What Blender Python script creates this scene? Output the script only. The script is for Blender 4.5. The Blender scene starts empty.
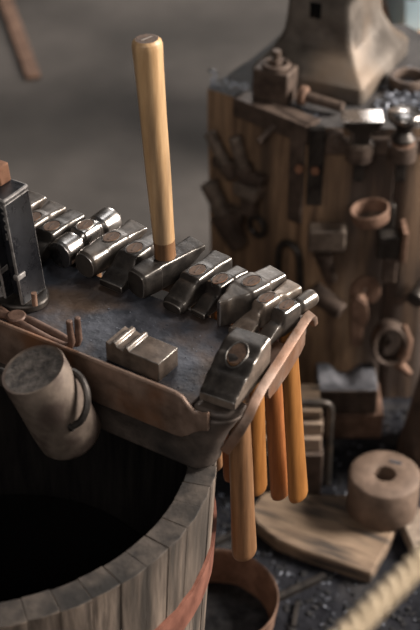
import bpy, bmesh, math, random
from mathutils import Vector, Matrix
random.seed(7)
R = math.radians
sc = bpy.context.scene
COL = sc.collection

# ------------------------------------------------------------------ camera
CAM_H, PITCH, FPX = 1.78, R(36), 1364.0
cam = bpy.data.cameras.new('camera'); camo = bpy.data.objects.new('camera', cam); COL.objects.link(camo)
camo.location = (0, 0, CAM_H); camo.rotation_euler = (R(90) - PITCH, 0, 0)
cam.sensor_fit = 'VERTICAL'; cam.sensor_height = 36; cam.lens = 36 * FPX / 630
cam.dof.use_dof = True; cam.dof.focus_distance = 1.70; cam.dof.aperture_fstop = 3.9
cam.clip_start = 0.05
sc.camera = camo

# ------------------------------------------------------------------ world and light
w = bpy.data.worlds.new('world'); sc.world = w; w.use_nodes = True
bg = w.node_tree.nodes['Background']; bg.inputs[0].default_value = (0.95, 0.96, 1.0, 1); bg.inputs[1].default_value = 0.045

def area(name, loc, target, sx, sy, power, col):
    l = bpy.data.lights.new(name, 'AREA'); l.shape = 'RECTANGLE'; l.size = sx; l.size_y = sy; l.energy = power; l.color = col
    o = bpy.data.objects.new(name, l); COL.objects.link(o); o.location = loc
    o.rotation_euler = (Vector(target) - Vector(loc)).to_track_quat('-Z', 'Y').to_euler()
    return o
area('doorway_light', (3.4, 2.1, 2.3), (0.1, 1.7, 0.5), 1.2, 1.7, 420, (1.0, 0.94, 0.87))
area('overhead_fill_light', (0.7, 4.2, 5.2), (0.0, 1.6, 0.6), 1.6, 1.2, 28, (0.92, 0.96, 1.0))  # added overhead fill for edge glints
area('window_light', (0.6, 6.8, 2.95), (0.1, 1.8, 0.6), 1.4, 0.8, 95, (1.0, 0.97, 0.94))
area('front_fill_light', (-0.6, -1.8, 3.0), (0.0, 1.6, 0.6), 1.6, 1.2, 42, (1.0, 0.95, 0.9))  # added fill lamp behind the camera, stands for no real doorway

vs = sc.view_settings; vs.view_transform = 'Standard'; vs.look = 'None'; vs.gamma = 1; vs.exposure = 0.12
vs.use_curve_mapping = False

# ------------------------------------------------------------------ materials
def mat(name, c1, c2, scale=20, metal=0.0, rough=0.6, rough2=None, bump=0.2, stretch=(1, 1, 1), c3=None, s3=4, detail=6, thr3=(0.5, 0.65), spec=0.35, bscale=None):
    m = bpy.data.materials.new(name); m.use_nodes = True
    nt = m.node_tree; N = nt.nodes; L = nt.links; p = N['Principled BSDF']
    tc = N.new('ShaderNodeTexCoord'); mp = N.new('ShaderNodeMapping'); mp.inputs['Scale'].default_value = stretch
    L.new(tc.outputs['Object'], mp.inputs[0])
    n1 = N.new('ShaderNodeTexNoise'); n1.inputs['Scale'].default_value = scale; n1.inputs['Detail'].default_value = detail; n1.inputs['Roughness'].default_value = 0.65
    L.new(mp.outputs[0], n1.inputs['Vector'])
    r1 = N.new('ShaderNodeValToRGB'); r1.color_ramp.elements[0].position = 0.35; r1.color_ramp.elements[1].position = 0.68
    r1.color_ramp.elements[0].color = (*c1, 1); r1.color_ramp.elements[1].color = (*c2, 1)
    L.new(n1.outputs['Fac'], r1.inputs[0]); out = r1.outputs[0]
    if c3:
        n2 = N.new('ShaderNodeTexNoise'); n2.inputs['Scale'].default_value = s3; n2.inputs['Detail'].default_value = 5
        L.new(mp.outputs[0], n2.inputs['Vector'])
        r2 = N.new('ShaderNodeValToRGB'); r2.color_ramp.elements[0].position = thr3[0]; r2.color_ramp.elements[1].position = thr3[1]
        L.new(n2.outputs['Fac'], r2.inputs[0])
        mx = N.new('ShaderNodeMix'); mx.data_type = 'RGBA'
        L.new(r2.outputs[0], mx.inputs[0]); L.new(out, mx.inputs[6]); mx.inputs[7].default_value = (*c3, 1); out = mx.outputs[2]
    L.new(out, p.inputs['Base Color'])
    p.inputs['Metallic'].default_value = metal
    p.inputs['Specular IOR Level'].default_value = spec
    if rough2 is not None:
        mr = N.new('ShaderNodeMapRange'); mr.inputs[1].default_value = 0.3; mr.inputs[2].default_value = 0.7
        mr.inputs[3].default_value = rough; mr.inputs[4].default_value = rough2
        L.new(n1.outputs['Fac'], mr.inputs[0]); L.new(mr.outputs[0], p.inputs['Roughness'])
    else: p.inputs['Roughness'].default_value = rough
    if bump:
        nb = n1
        if bscale:
            nb = N.new('ShaderNodeTexNoise'); nb.inputs['Scale'].default_value = bscale; nb.inputs['Detail'].default_value = 6
            L.new(mp.outputs[0], nb.inputs['Vector'])
        b = N.new('ShaderNodeBump'); b.inputs['Strength'].default_value = bump; b.inputs['Distance'].default_value = 0.004
        L.new(nb.outputs['Fac'], b.inputs['Height']); L.new(b.outputs[0], p.inputs['Normal'])
    return m

M = {}
M['forged'] = mat('forged_steel', (.06, .051, .045), (.115, .095, .080), 45, .6, .32, .50, .2, c3=(.15, .11, .08), s3=30, thr3=(.58, .75))
M['dark_forged'] = mat('black_forged_steel', (.026, .022, .020), (.075, .063, .054), 45, .6, .34, .52, .25)
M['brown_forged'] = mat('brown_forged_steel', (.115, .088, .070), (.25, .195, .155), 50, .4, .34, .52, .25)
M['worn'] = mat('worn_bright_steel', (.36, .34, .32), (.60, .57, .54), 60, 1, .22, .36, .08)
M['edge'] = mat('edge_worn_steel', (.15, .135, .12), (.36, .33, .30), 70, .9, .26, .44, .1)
M['chipped'] = mat('chipped_bare_edge', (.10, .09, .083), (.36, .33, .31), 60, .3, .4, .55, .2)
M['polished'] = mat('polished_steel', (.30, .27, .25), (.50, .46, .43), 25, 1, .20, .34, .06)
M['plate'] = mat('table_plate_steel', (.029, .030, .036), (.084, .086, .102), 28, .45, .44, .64, .35, c3=(.090, .058, .040), s3=10, thr3=(.46, .62), bscale=90)
M['rail'] = mat('rusty_rail_steel', (.11, .070, .050), (.25, .168, .128), 30, .4, .42, .6, .3, c3=(.20, .090, .045), s3=12, thr3=(.5, .7))
M['beam'] = mat('dark_beam_steel', (.05, .038, .032), (.15, .115, .095), 22, .4, .45, .65, .4, c3=(.03, .026, .024), s3=8)
M['rust'] = mat('rusty_iron', (.10, .055, .036), (.25, .148, .102), 35, .3, .6, .8, .4)
M['tong_iron'] = mat('brown_tong_iron', (.075, .042, .03), (.17, .10, .072), 35, .3, .5, .7, .4)
M['rust_dark'] = mat('dark_rusty_iron', (.055, .038, .030), (.14, .098, .075), 30, .4, .55, .75, .35)
M['rust_orange'] = mat('orange_rusty_iron', (.17, .075, .042), (.34, .17, .10), 28, .2, .65, .8, .3)
M['can'] = mat('rusty_tin', (.085, .063, .049), (.22, .168, .132), 18, .35, .55, .75, .3, c3=(.075, .052, .042), s3=26, thr3=(.46, .62))
M['can_top'] = mat('pitted_tin', (.035, .030, .027), (.15, .125, .108), 90, .3, .6, .8, .7)
M['black_paint'] = mat('black_painted_cast_iron', (.008, .008, .010), (.022, .022, .025), 30, .1, .20, .40, .2, spec=.6)
M['tan_wood'] = mat('tan_hickory', (.36, .21, .10), (.56, .36, .19), 9, 0, .34, .5, .08, (14, 14, 1.2), c3=(.19, .125, .075), s3=3.2, thr3=(.44, .70))
M['orange_wood'] = mat('orange_oiled_wood', (.20, .078, .018), (.31, .128, .032), 9, 0, .38, .5, .06, (14, 14, 1.2), c3=(.14, .050, .014), s3=2.5, thr3=(.5, .8))
M['red_wood'] = mat('red_brown_oiled_wood', (.19, .062, .018), (.31, .112, .034), 9, 0, .38, .5, .06, (14, 14, 1.2), c3=(.17, .055, .018), s3=2.5, thr3=(.5, .8))
M['brown_wood'] = mat('brown_stained_wood', (.125, .058, .025), (.225, .112, .050), 9, 0, .42, .55, .1, (16, 16, 1.1), c3=(.07, .04, .022), s3=3.0, thr3=(.52, .72))
M['end_grain'] = mat('dark_end_grain', (.045, .027, .019), (.115, .068, .044), 60, 0, .6, .7, .3, spec=.25)
M['stump'] = mat('stump_wood', (.11, .065, .040), (.44, .275, .16), 5, 0, .75, .85, .5, (9, 9, .8), c3=(.050, .034, .026), s3=1.3, thr3=(.42, .62))
M['stump_grey'] = mat('grey_stump_wood', (.14, .105, .08), (.33, .26, .20), 6, 0, .75, .85, .5, (9, 9, .8), c3=(.08, .06, .045), s3=1.6, thr3=(.5, .75))
M['stave'] = mat('weathered_stave_wood', (.060, .044, .034), (.23, .172, .132), 8, 0, .75, .85, .6, (10, 10, 1.0), c3=(.036, .028, .022), s3=2.4, thr3=(.45, .66))
M['plank'] = mat('pale_dusty_plank', (.15, .10, .066), (.285, .198, .132), 8, 0, .8, .9, .3, (1.5, 9, 9), c3=(.045, .034, .027), s3=5.5, thr3=(.46, .66))
M['slab_wood'] = mat('brown_slab_wood', (.19, .13, .095), (.36, .27, .20), 8, 0, .8, .9, .3, (1.5, 9, 9))
M['stave_rim'] = mat('grimy_stave_rim', (.022, .018, .016), (.095, .075, .061), 30, 0, .7, .85, .6, c3=(.02, .017, .015), s3=14, thr3=(.5, .65))
M['shaded_stave'] = mat('shade_dark_stave', (.006, .005, .005), (.014, .012, .011), 7, 0, .9, .95, .3, (10, 10, 1.2), spec=.05)  # shade inside the tub painted in as near-black wood
M['water'] = mat('dark_quench_water', (.004, .004, .004), (.007, .006, .006), 3, 0, .06, None, .02)
M['floor'] = mat('sooty_floor', (.056, .048, .042), (.100, .086, .077), 2.2, 0, .85, .95, .5, c3=(.028, .024, .021), s3=1.2, thr3=(.45, .66), detail=9, bscale=25)
M['shop_wall'] = mat('sooty_plank_wall', (.05, .042, .036), (.11, .095, .08), 5, 0, .85, .95, .4, (6, 6, .6))
M['stump_top'] = mat('charred_stump_top', (.022, .020, .020), (.075, .066, .062), 30, 0, .75, .9, .6)
M['soil'] = mat('black_ash_soil', (.006, .006, .008), (.024, .024, .028), 30, 0, .85, .95, .8, c3=(.05, .045, .042), s3=9, thr3=(.55, .75), spec=.1)
M['ash'] = mat('grey_ash', (.010, .010, .011), (.040, .038, .038), 40, 0, .85, .95, .9, spec=.1)
M['scale'] = mat('blue_grey_scale', (.04, .042, .05), (.24, .25, .285), 30, .6, .35, .55, .2)
M['rope'] = mat('pale_rope_fibre', (.33, .25, .16), (.54, .42, .29), 60, 0, .9, .9, .4)
M['blue'] = mat('pale_blue_plastic', (.36, .50, .57), (.46, .60, .67), 8, 0, .6, .7, .1)
M['crate_wood'] = mat('orange_crate_wood', (.35, .19, .10), (.60, .38, .23), 8, 0, .7, .8, .2, (1.5, 9, 9))
M['anvil'] = mat('anvil_iron', (.075, .062, .052), (.19, .16, .135), 14, .45, .5, .65, .4, c3=(.15, .11, .08), s3=6)
M['weight'] = mat('dull_rust_weight', (.10, .066, .047), (.195, .132, .097), 35, .15, .6, .75, .35)
M['vtop'] = mat('bluish_block_iron', (.07, .07, .078), (.21, .205, .22), 18, .5, .45, .6, .5)
M['hoop'] = mat('rusty_hoop_iron', (.12, .045, .03), (.30, .125, .085), 22, .3, .55, .75, .3)

# ------------------------------------------------------------------ mesh helpers
class MB:
    def __init__(s): s.v = []; s.f = []; s.m = []
    def add(s, vs, fs, mi=0):
        b = len(s.v); s.v += [Vector(v) for v in vs]
        for k, f in enumerate(fs): s.f.append([b + i for i in f]); s.m.append(mi[k] if isinstance(mi, list) else mi)
    def box(s, x0, x1, y0, y1, z0, z1, mi=0, mtx=None):
        vs = [Vector((x, y, z)) for z in (z0, z1) for x, y in ((x0, y0), (x1, y0), (x1, y1), (x0, y1))]
        if mtx: vs = [mtx @ v for v in vs]
        s.add(vs, [(3, 2, 1, 0), (4, 5, 6, 7), (0, 1, 5, 4), (1, 2, 6, 5), (2, 3, 7, 6), (3, 0, 4, 7)], mi)
    def loft(s, rings, mi=0, cap=True, capm=None):
        n = len(rings[0]); vs = [p for r in rings for p in r]; fs = []; ms = []
        for i in range(len(rings) - 1):
            for j in range(n):
                k = (j + 1) % n; fs.append((i * n + j, i * n + k, (i + 1) * n + k, (i + 1) * n + j)); ms.append(mi)
        if cap:
            c = mi if capm is None else capm
            fs.append(tuple(range(n - 1, -1, -1))); ms.append(c)
            fs.append(tuple((len(rings) - 1) * n + j for j in range(n))); ms.append(c)
        s.add(vs, fs, ms)
    def tube(s, path, r, n=12, mi=0, closed=False, flat=None, capm=None):
        """sweep a circle (or a flat section (a,b)) along a path"""
        path = [Vector(p) for p in path]; N = len(path); rings = []; up = None
        for i, p in enumerate(path):
            if closed: t = path[(i + 1) % N] - path[i - 1]
            else: t = path[min(i + 1, N - 1)] - path[max(i - 1, 0)]
            t.normalize()
            if up is None: up = Vector((0, 0, 1)) if abs(t.z) < .9 else Vector((0, 1, 0))
            sd = t.cross(up).normalized(); up = sd.cross(t).normalized()
            rr = r[i] if isinstance(r, (list, tuple)) else r
            ring = []
            for k in range(n):
                a = 2 * math.pi * k / n
                if flat:
                    ca, sa = math.cos(a), math.sin(a)
                    x = flat[0] * math.copysign(abs(ca) ** .3, ca); y = flat[1] * math.copysign(abs(sa) ** .3, sa)
                else: x, y = rr * math.cos(a), rr * math.sin(a)
                ring.append(p + sd * x + up * y)
            rings.append(ring)
        if closed: rings.append(rings[0])
        s.loft(rings, mi, not closed, capm)
    def cyl(s, a, b, r0, r1=None, n=24, mi=0, capm=None):
        s.tube([a, b], [r0, r0 if r1 is None else r1], n, mi, capm=capm)
    def lathe(s, prof, c=(0, 0, 0), n=48, mi=0, mtx=None):
        rings = []
        for r_, z in prof:
            ring = [Vector((max(r_, 1e-5) * math.cos(2 * math.pi * k / n), max(r_, 1e-5) * math.sin(2 * math.pi * k / n), z)) for k in range(n)]
            if mtx: ring = [mtx @ v for v in ring]
            rings.append([v + Vector(c) for v in ring])
        s.loft(rings, mi, False)
    def prism(s, poly, z0, z1, mi=0, mtx=None, top=None):
        a = [Vector((x, y, z0)) for x, y in poly]; b = [Vector((x, y, z1)) for x, y in (top or poly)]
        if mtx: a = [mtx @ v for v in a]; b = [mtx @ v for v in b]
        s.loft([a, b], mi)
    def build(s, name, mats, parent=None, local=False, bevel=0, bmat=-1, ang=35, seg=2, weld=True):
        me = bpy.data.meshes.new(name)
        vs = s.v
        if parent is not None and not local:
            inv = (Matrix.Translation(parent.location) @ parent.rotation_euler.to_matrix().to_4x4()).inverted()
            if parent.parent is not None: inv = inv @ (Matrix.Translation(parent.parent.location) @ parent.parent.rotation_euler.to_matrix().to_4x4()).inverted()
            vs = [inv @ v for v in vs]
        me.from_pydata([tuple(v) for v in vs], [], s.f)
        for m_ in (mats if isinstance(mats, (list, tuple)) else [mats]): me.materials.append(M[m_])
        for p, mi in zip(me.polygons, s.m): p.material_index = mi
        bm = bmesh.new(); bm.from_mesh(me)
        if weld: bmesh.ops.remove_doubles(bm, verts=bm.verts, dist=1e-6)
        bmesh.ops.recalc_face_normals(bm, faces=bm.faces)
        bm.to_mesh(me); bm.free()
        me.shade_smooth(); me.set_sharp_from_angle(angle=R(ang))
        o = bpy.data.objects.new(name, me); COL.objects.link(o)
        if parent is not None: o.parent = parent
        if bevel:
            b = o.modifiers.new('bevel', 'BEVEL'); b.width = bevel; b.segments = seg; b.limit_method = 'ANGLE'; b.angle_limit = R(40); b.material = bmat
            b.harden_normals = False
        return o

def tag(o, label, cat, group=None, kind=None):
    if label: o['label'] = label
    if cat: o['category'] = cat
    if group: o['group'] = group
    if kind: o['kind'] = kind
    return o
def thing(name, label, cat, loc=(0, 0, 0), rz=0, group=None):
    o = bpy.data.objects.new(name, None); COL.objects.link(o); o.location = loc; o.rotation_euler = (0, 0, rz); o.empty_display_size = .03
    return tag(o, label, cat, group)

def at(px, py, Y):
    """world point seen at pixel (px, py) on the vertical plane y = Y"""
    fy, fz = math.cos(PITCH), -math.sin(PITCH); uy, uz = math.sin(PITCH), math.cos(PITCH)
    b = (315 - py) / FPX; a = (px - 210) / FPX
    d = Vector((a, fy + uy * b, fz + uz * b))
    return Vector((0, 0, CAM_H)) + d * (Y / d.y)

# table frame: u along the front edge (to the right and nearer), v to the back
TO = Vector((0, 1.17, 0)); TA = R(-32)
TM = Matrix.Translation(TO) @ Matrix.Rotation(TA, 4, 'Z')
def T(u, v, z): return TM @ Vector((u, v, z))

# ------------------------------------------------------------------ the setting
g = MB(); n = 60
def hgt(x, y): return 0.0
g.box(-3.5, 4.5, .2, 8, -.05, 0)
o = g.build('floor', 'floor'); tag(o, None, None, kind='structure')
for nm, x0, x1, y0, y1, hole in (('wall_left', -3.6, -3.5, .2, 8, None), ('wall_right', 4.5, 4.6, .2, 8, (1.2, 3.0, 0, 3.4)), ('wall_back', -3.5, 4.5, 8, 8.1, (-.2, 1.4, 2.4, 3.5))):
    g = MB()
    if not hole: g.box(x0, x1, y0, y1, 0, 5.5)
    elif nm == 'wall_right':
        g.box(x0, x1, y0, hole[0], 0, 5.5); g.box(x0, x1, hole[1], y1, 0, 5.5); g.box(x0, x1, hole[0], hole[1], hole[3], 5.5)
    else:
        g.box(x0, hole[0], y0, y1, 0, 5.5); g.box(hole[1], x1, y0, y1, 0, 5.5); g.box(hole[0], hole[1], y0, y1, 0, hole[2]); g.box(hole[0], hole[1], y0, y1, hole[3], 5.5)
    tag(g.build(nm, 'shop_wall'), None, None, kind='structure')
# black ash earth around the stump and the tub
g = MB(); poly = []
for k in range(40):
    a = 2 * math.pi * k / 40; rr = 1 + .12 * math.sin(3 * a) + .07 * math.sin(7 * a + 1)
    poly.append((.42 + .72 * rr * math.cos(a), 1.75 + .75 * rr * math.sin(a)))
g.prism(poly, 0.0005, .004)
o = g.build('ash_earth', 'soil'); tag(o, 'black ashy earth trodden over the floor around the stump', 'earth', kind='stuff')
# long rusty bar lying on the far floor
g = MB(); g.box(-.022, .022, -.45, .62, 0, .014)
r_ = thing('iron_bar', 'long rusty flat iron bar lying on the far floor', 'bar', (-.63, 4.05, 0), R(15))
g.build('bar', 'rust', r_, local=True, bevel=.003)

# ------------------------------------------------------------------ quench tub
TC = Vector((-.277, 1.224, 0)); RT = .70
tub = thing('quench_tub', 'weathered wooden slack tub of staves under the hammer table', 'tub', TC)
g = MB(); NS = 50
def tub_r(z): return .249 + .038 * (z / RT)
for k in range(NS):
    a0 = 2 * math.pi * (k + .003) / NS; a1 = 2 * math.pi * (k + .997) / NS; am = (a0 + a1) / 2
    dz = random.uniform(-.0018, .0); dr = random.uniform(-.0010, .0010)
    rings = []
    for z in (0, .12, .25, .4, .55, .64, RT + dz):
        ro = tub_r(z) + dr; ri = ro - .034
        rings.append([TC + Vector((rr * math.cos(a), rr * math.sin(a), z)) for rr, a in ((ro - .0004, a0), (ro + .0008, am), (ro - .0004, a1), (ri, a1), (ri, am), (ri, a0))])
    g.loft(rings)
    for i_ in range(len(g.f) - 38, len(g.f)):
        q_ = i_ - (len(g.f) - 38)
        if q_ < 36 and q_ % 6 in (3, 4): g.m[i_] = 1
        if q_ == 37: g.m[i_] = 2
g.build('staves', ['stave', 'shaded_stave', 'stave_rim'], tub, bevel=.0009, ang=30)
for z0, z1 in ((.532, .582), (.13, .17)):
    g = MB(); prof = [(tub_r(z0) + .0005, z0), (tub_r(z0) + .005, z0), (tub_r(z1) + .005, z1), (tub_r(z1) + .0005, z1), (tub_r(z0) + .0005, z0)]
    g.lathe(prof, TC, 72); o = g.build('hoop', 'hoop', tub, ang=40); o['label'] = 'rusty red iron hoop'
g = MB(); g.lathe([(tub_r(z_) - .0347, z_) for z_ in (.036, .2, .45, .692)] + [(tub_r(z_) - .0335, z_) for z_ in (.692, .45, .2, .036)], TC, 72); g.build('light_stop_liner', 'shaded_stave', tub)  # added liner that blocks light leaking between the staves
g = MB(); g.lathe([(0, .02), (.205, .02), (.205, .035), (0, .035)], TC, 60); g.build('bottom', 'shaded_stave', tub)
g = MB(); g.lathe([(0, .036), (.2115, .036), (.2305, .40), (0, .40)], TC, 60)
o = g.build('quench_water', 'water'); tag(o, 'dark still water inside the wooden tub', 'water')

# ------------------------------------------------------------------ hammer table
table = thing('hammer_table', 'heavy rusty steel table with front rail, set over the tub rim', 'table', TO, TA)
g = MB(); g.prism([(-.70, -.004), (-.022, -.004), (-.022, .148), (-.70, .148)], .788, .80)
g.build('plate', 'plate', table, local=True, bevel=.0015)
# front beam with its rounded right corner
g = MB()
def chan(ue, rr, n_=8):
    p_ = [(-.70, .10), (-.70, -.005)]
    for k in range(n_ + 1):
        a = -math.pi / 2 + math.pi / 2 * k / n_; p_.append((ue - rr + rr * math.cos(a), -.005 + rr + rr * math.sin(a)))
    return p_ + [(ue, .0345), (-.02, .0345), (-.02, .10)]
g.loft([[Vector((x, y, z)) for x, y in chan(ue, rr)] for z, ue, rr in ((.702, -.004, .022), (.725, -.001, .024), (.750, .008, .027), (.772, .020, .030), (.787, .030, .032))])
p2 = [(-.0215, .033), (-.0215, -.0045)] + chan(.031, .032)[2:-3] + [(.031, .033)]
g.prism(p2, .7875, .7995)
g.build('front_channel', 'beam', table, local=True, bevel=.005, seg=3)
# front angle iron upstand with its curled right end
g = MB(); prof = []
path = [(-.70, .752, .815), (-.040, .752, .815), (-.030, .754, .812), (-.022, .760, .803), (-.014, .768, .797), (-.004, .775, .799), (.004, .778, .8035)]
rings = []
for u, z0, z1 in path:
    rings.append([Vector((u, -.006, z0)), Vector((u, -.0125, z0)), Vector((u, -.0125, z1 - .002)), Vector((u, -.011, z1)), Vector((u, -.007, z1)), Vector((u, -.006, z1 - .002))])
g.loft(rings); g.build('front_rail', 'rail', table, local=True, bevel=.0012)
# end rail: vertical flange with a rolled lip, leaning line from front to back
def eu(v): return .044 - .14 * v
pts = [(eu(-.004) - .022, -.004, .752), (eu(-.002) - .014, -.002, .768), (eu(.004) - .006, .004, .784), (eu(.014) - .001, .014, .798), (eu(.028), .028, .806)]
pts += [(eu(v_), v_, .810 + .004 * (v_ - .03) / .17) for v_ in (.05, .08, .11, .14, .17, .192)]
pts += [(eu(.201), .203, .811), (eu(.205), .210, .803), (eu(.206), .213, .792)]
g = MB(); g.tube(pts, .007, 16, flat=(.0038, .0060)); g.build('end_rail', 'rail', table, local=True, bevel=.0006, ang=50)
g = MB(); g.loft([[Vector((eu(v_) - .0045, v_, z_)) for z_ in (zb_,)] + [Vector((eu(v_) + .0005, v_, zb_)), Vector((eu(v_) + .0005, v_, .806)), Vector((eu(v_) - .0045, v_, .806))] for v_, zb_ in ((.070, .786), (.076, .776), (.10, .771), (.14, .769), (.176, .771), (.190, .776))])
g.build('apron', 'rail', table, local=True, bevel=.001)
g = MB(); g.prism([(-.018, .084), (eu(.084) - .004, .084), (eu(.150) - .004, .150), (-.018, .150)], .786, .7998)
g.build('filler_plate', 'rail', table, local=True, bevel=.0015)
g = MB(); g.box(-.70, .008, .196, .214, .772, .80)
g.build('rear_rail', 'beam', table, local=True, bevel=.004)
g = MB(); g.box(-.70, -.10, .12, .146, .745, .788); g.build('under_bar', 'beam', table, local=True, bevel=.002)
for u in (-.62, -.34):
    g = MB(); g.box(u - .02, u + .02, .197, .237, 0, .772); g.build('leg', 'beam', table, local=True, bevel=.003)
    g = MB(); g.box(u - .015, u + .015, .09, .22, .752, .772); g.build('cross_brace', 'beam', table, local=True, bevel=.002)

# ------------------------------------------------------------------ hammers
def sect(w_, h_, zc, p, y, x0=0, n=44):
    ring = []
    for k in range(n):
        a = 2 * math.pi * (k + .5) / n; c, s = math.cos(a), math.sin(a)
        ring.append(Vector((x0 + w_ / 2 * math.copysign(abs(c) ** (2 / p), c), y, zc + h_ / 2 * math.copysign(abs(s) ** (2 / p), s))))
    return ring
def head_mesh(st, L_, nsub=6):
    """st: (s, width, height, centre height, squareness)"""
    g = MB(); rings = []
    for i in range(len(st) - 1):
        a, b = st[i], st[i + 1]
        for k in range(nsub + (1 if i == len(st) - 2 else 0)):
            t = k / nsub; e = t * t * (3 - 2 * t)
            q = [a[j] + (b[j] - a[j]) * e for j in range(1, 5)]
            rings.append(sect(q[0], q[1], q[2], q[3], -L_ / 2 + L_ * (a[0] + (b[0] - a[0]) * t)))
    n = len(rings[0]); g.loft(rings, 0, True, 2)
    # right top corner strips get edge wear plus a painted highlight later
    return g
def handle_mesh(g, top, bottom, r_neck=(.0095, .0135), swell=1.0, prof=None):
    prof = prof or [(0, 1.0), (.05, 1.0), (.13, .96), (.30, 1.0), (.55, 1.10), (.78, 1.14), (.93, 1.22), (.985, 1.24), (1.0, 1.14)]
    top, bottom = Vector(top), Vector(bottom); rings = []
    for i in range(len(prof) - 1):
        for k in range(5):
            t = k / 5; s = prof[i][0] + (prof[i + 1][0] - prof[i][0]) * t; f = prof[i][1] + (prof[i + 1][1] - prof[i][1]) * t
            c = top.lerp(bottom, s); f *= swell if s > .1 else 1
            rings.append([c + Vector((r_neck[0] * f * math.cos(2 * math.pi * j / 20), r_neck[1] * f * math.sin(2 * math.pi * j / 20), 0)) for j in range(20)])
    c = bottom; f = prof[-1][1] * swell
    rings.append([c + Vector((r_neck[0] * f * math.cos(2 * math.pi * j / 20), r_neck[1] * f * math.sin(2 * math.pi * j / 20), 0)) for j in range(20)])
    rings.append([c + (bottom - top).normalized() * .003 + Vector((r_neck[0] * f * .8 * math.cos(2 * math.pi * j / 20), r_neck[1] * f * .8 * math.sin(2 * math.pi * j / 20), 0)) for j in range(20)])
    g.loft(rings, 0, True, 1)
UPPROF = [(0, 1.0), (.03, 1.02), (.07, 1.0), (.13, .93), (.25, .97), (.45, 1.06), (.7, 1.10), (.9, 1.18), (.985, 1.24), (1.0, 1.17)]
HG = 'hammers racked along the steel table'
def hammer(label, u, v, L_, yaw, st, mats, wood, tilt=(.02, 0), eye_s=.5, hl=.325, up=False, hz=None, bevel=.0012, rn=(.0085, .0125), swell=1.18, side=None):
    """yaw in degrees turns the far end to the right when negative"""
    pos = T(u, v, .80)
    t = thing('hammer', label, 'hammer', pos, TA + R(yaw), HG)
    if not side:
        ns = []
        for q in st:
            if abs(q[0] - eye_s) < .02: ns += [(eye_s - .125,) + tuple(q[1:]), (eye_s + .125,) + tuple(q[1:])]
            elif eye_s - .19 < q[0] < eye_s: ns.append((eye_s - .19,) + tuple(q[1:]))
            elif eye_s < q[0] < eye_s + .19: ns.append((eye_s + .19,) + tuple(q[1:]))
            else: ns.append(q)
        st = ns
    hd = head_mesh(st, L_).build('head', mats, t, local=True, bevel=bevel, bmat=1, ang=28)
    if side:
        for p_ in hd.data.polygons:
            if p_.normal.x > .8: p_.material_index = 2  # lit cheek painted in: lighter steel on right-facing faces
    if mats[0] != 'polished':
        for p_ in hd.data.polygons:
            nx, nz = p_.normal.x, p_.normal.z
            if nx > .60 and nz > .60 and abs(p_.normal.y) < .3: p_.material_index = 1  # edge wear, put on right top corners only as a painted highlight
    ey = -L_ / 2 + eye_s * L_
    def top_at(y):
        q = min(1, max(0, (y + L_ / 2) / L_))
        for i in range(len(st) - 1):
            if st[i][0] <= q <= st[i + 1][0]:
                f = (q - st[i][0]) / (st[i + 1][0] - st[i][0]); f = f * f * (3 - 2 * f)
                return st[i][2] / 2 + st[i][3] + f * (st[i + 1][2] / 2 + st[i + 1][3] - st[i][2] / 2 - st[i][3])
        return st[-1][2] / 2 + st[-1][3]
    zt = top_at(ey)
    dt = Matrix.Rotation(-(TA + R(yaw)), 3, 'Z') @ Vector((tilt[0], tilt[1], 0))
    g = MB()
    if not up:
        handle_mesh(g, (0, ey, zt), (dt.x, ey + dt.y, zt - hl), rn, swell)
        for v_ in g.v[:20]: v_.z = top_at(v_.y) + .0007
        h = g.build('handle', [wood, 'end_grain'], t, local=True, ang=40)
        g = MB(); mt = Matrix.Translation((0, ey, 0)) @ Matrix.Rotation(R(12), 4, 'Z')
        g.box(-.0009, .0009, -.0075, .0075, zt - .012, zt + (.0012 if not side else -.006), 0, mt)
        g.build('wedge', 'rust_dark', h, local=True)
        g = MB(); ring = [(0 + (rn[0] + .0014) * math.cos(2 * math.pi * k / 28), ey + (rn[1] + .0016) * math.sin(2 * math.pi * k / 28), zt + .0002) for k in range(28)]; ring = [(a_, b_, top_at(b_) + .0002) for a_, b_, c_ in ring]
        g.tube(ring, .0011 if side else .0006, 6, closed=True); g.build('eye_rim', 'edge' if side or mats[0] == 'polished' else 'dark_forged', t, local=True)
    else:
        handle_mesh(g, (0, ey, .004), (dt.x, ey + dt.y, hl), (.0133, .0150), 1.0, UPPROF)
        for i_ in range(20 * 17): g.m[i_] = 2
        h = g.build('handle', [wood, 'end_grain', 'brown_wood'], t, local=True, ang=40)
        g = MB(); g.box(-.001 + dt.x, .001 + dt.x, ey + dt.y - .008, ey + dt.y + .008, hl, hl + .0036); g.build('wedge', 'brown_forged', h, local=True)
    return t
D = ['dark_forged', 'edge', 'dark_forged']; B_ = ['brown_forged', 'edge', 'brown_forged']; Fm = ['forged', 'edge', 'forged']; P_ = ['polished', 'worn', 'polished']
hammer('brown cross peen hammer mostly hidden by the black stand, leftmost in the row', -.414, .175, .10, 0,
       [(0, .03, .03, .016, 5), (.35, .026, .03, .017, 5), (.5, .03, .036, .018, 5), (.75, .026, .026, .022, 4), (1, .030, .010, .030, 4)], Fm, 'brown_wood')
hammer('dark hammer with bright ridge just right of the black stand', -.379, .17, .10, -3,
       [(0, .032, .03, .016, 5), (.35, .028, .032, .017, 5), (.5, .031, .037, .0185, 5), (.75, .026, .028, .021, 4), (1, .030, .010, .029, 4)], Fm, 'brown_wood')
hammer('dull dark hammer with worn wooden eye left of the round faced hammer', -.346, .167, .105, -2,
       [(0, .026, .010, .008, 4), (.3, .026, .024, .013, 5), (.5, .03, .036, .018, 5), (.75, .027, .03, .019, 5), (1, .028, .024, .020, 5)], D, 'brown_wood')
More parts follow.
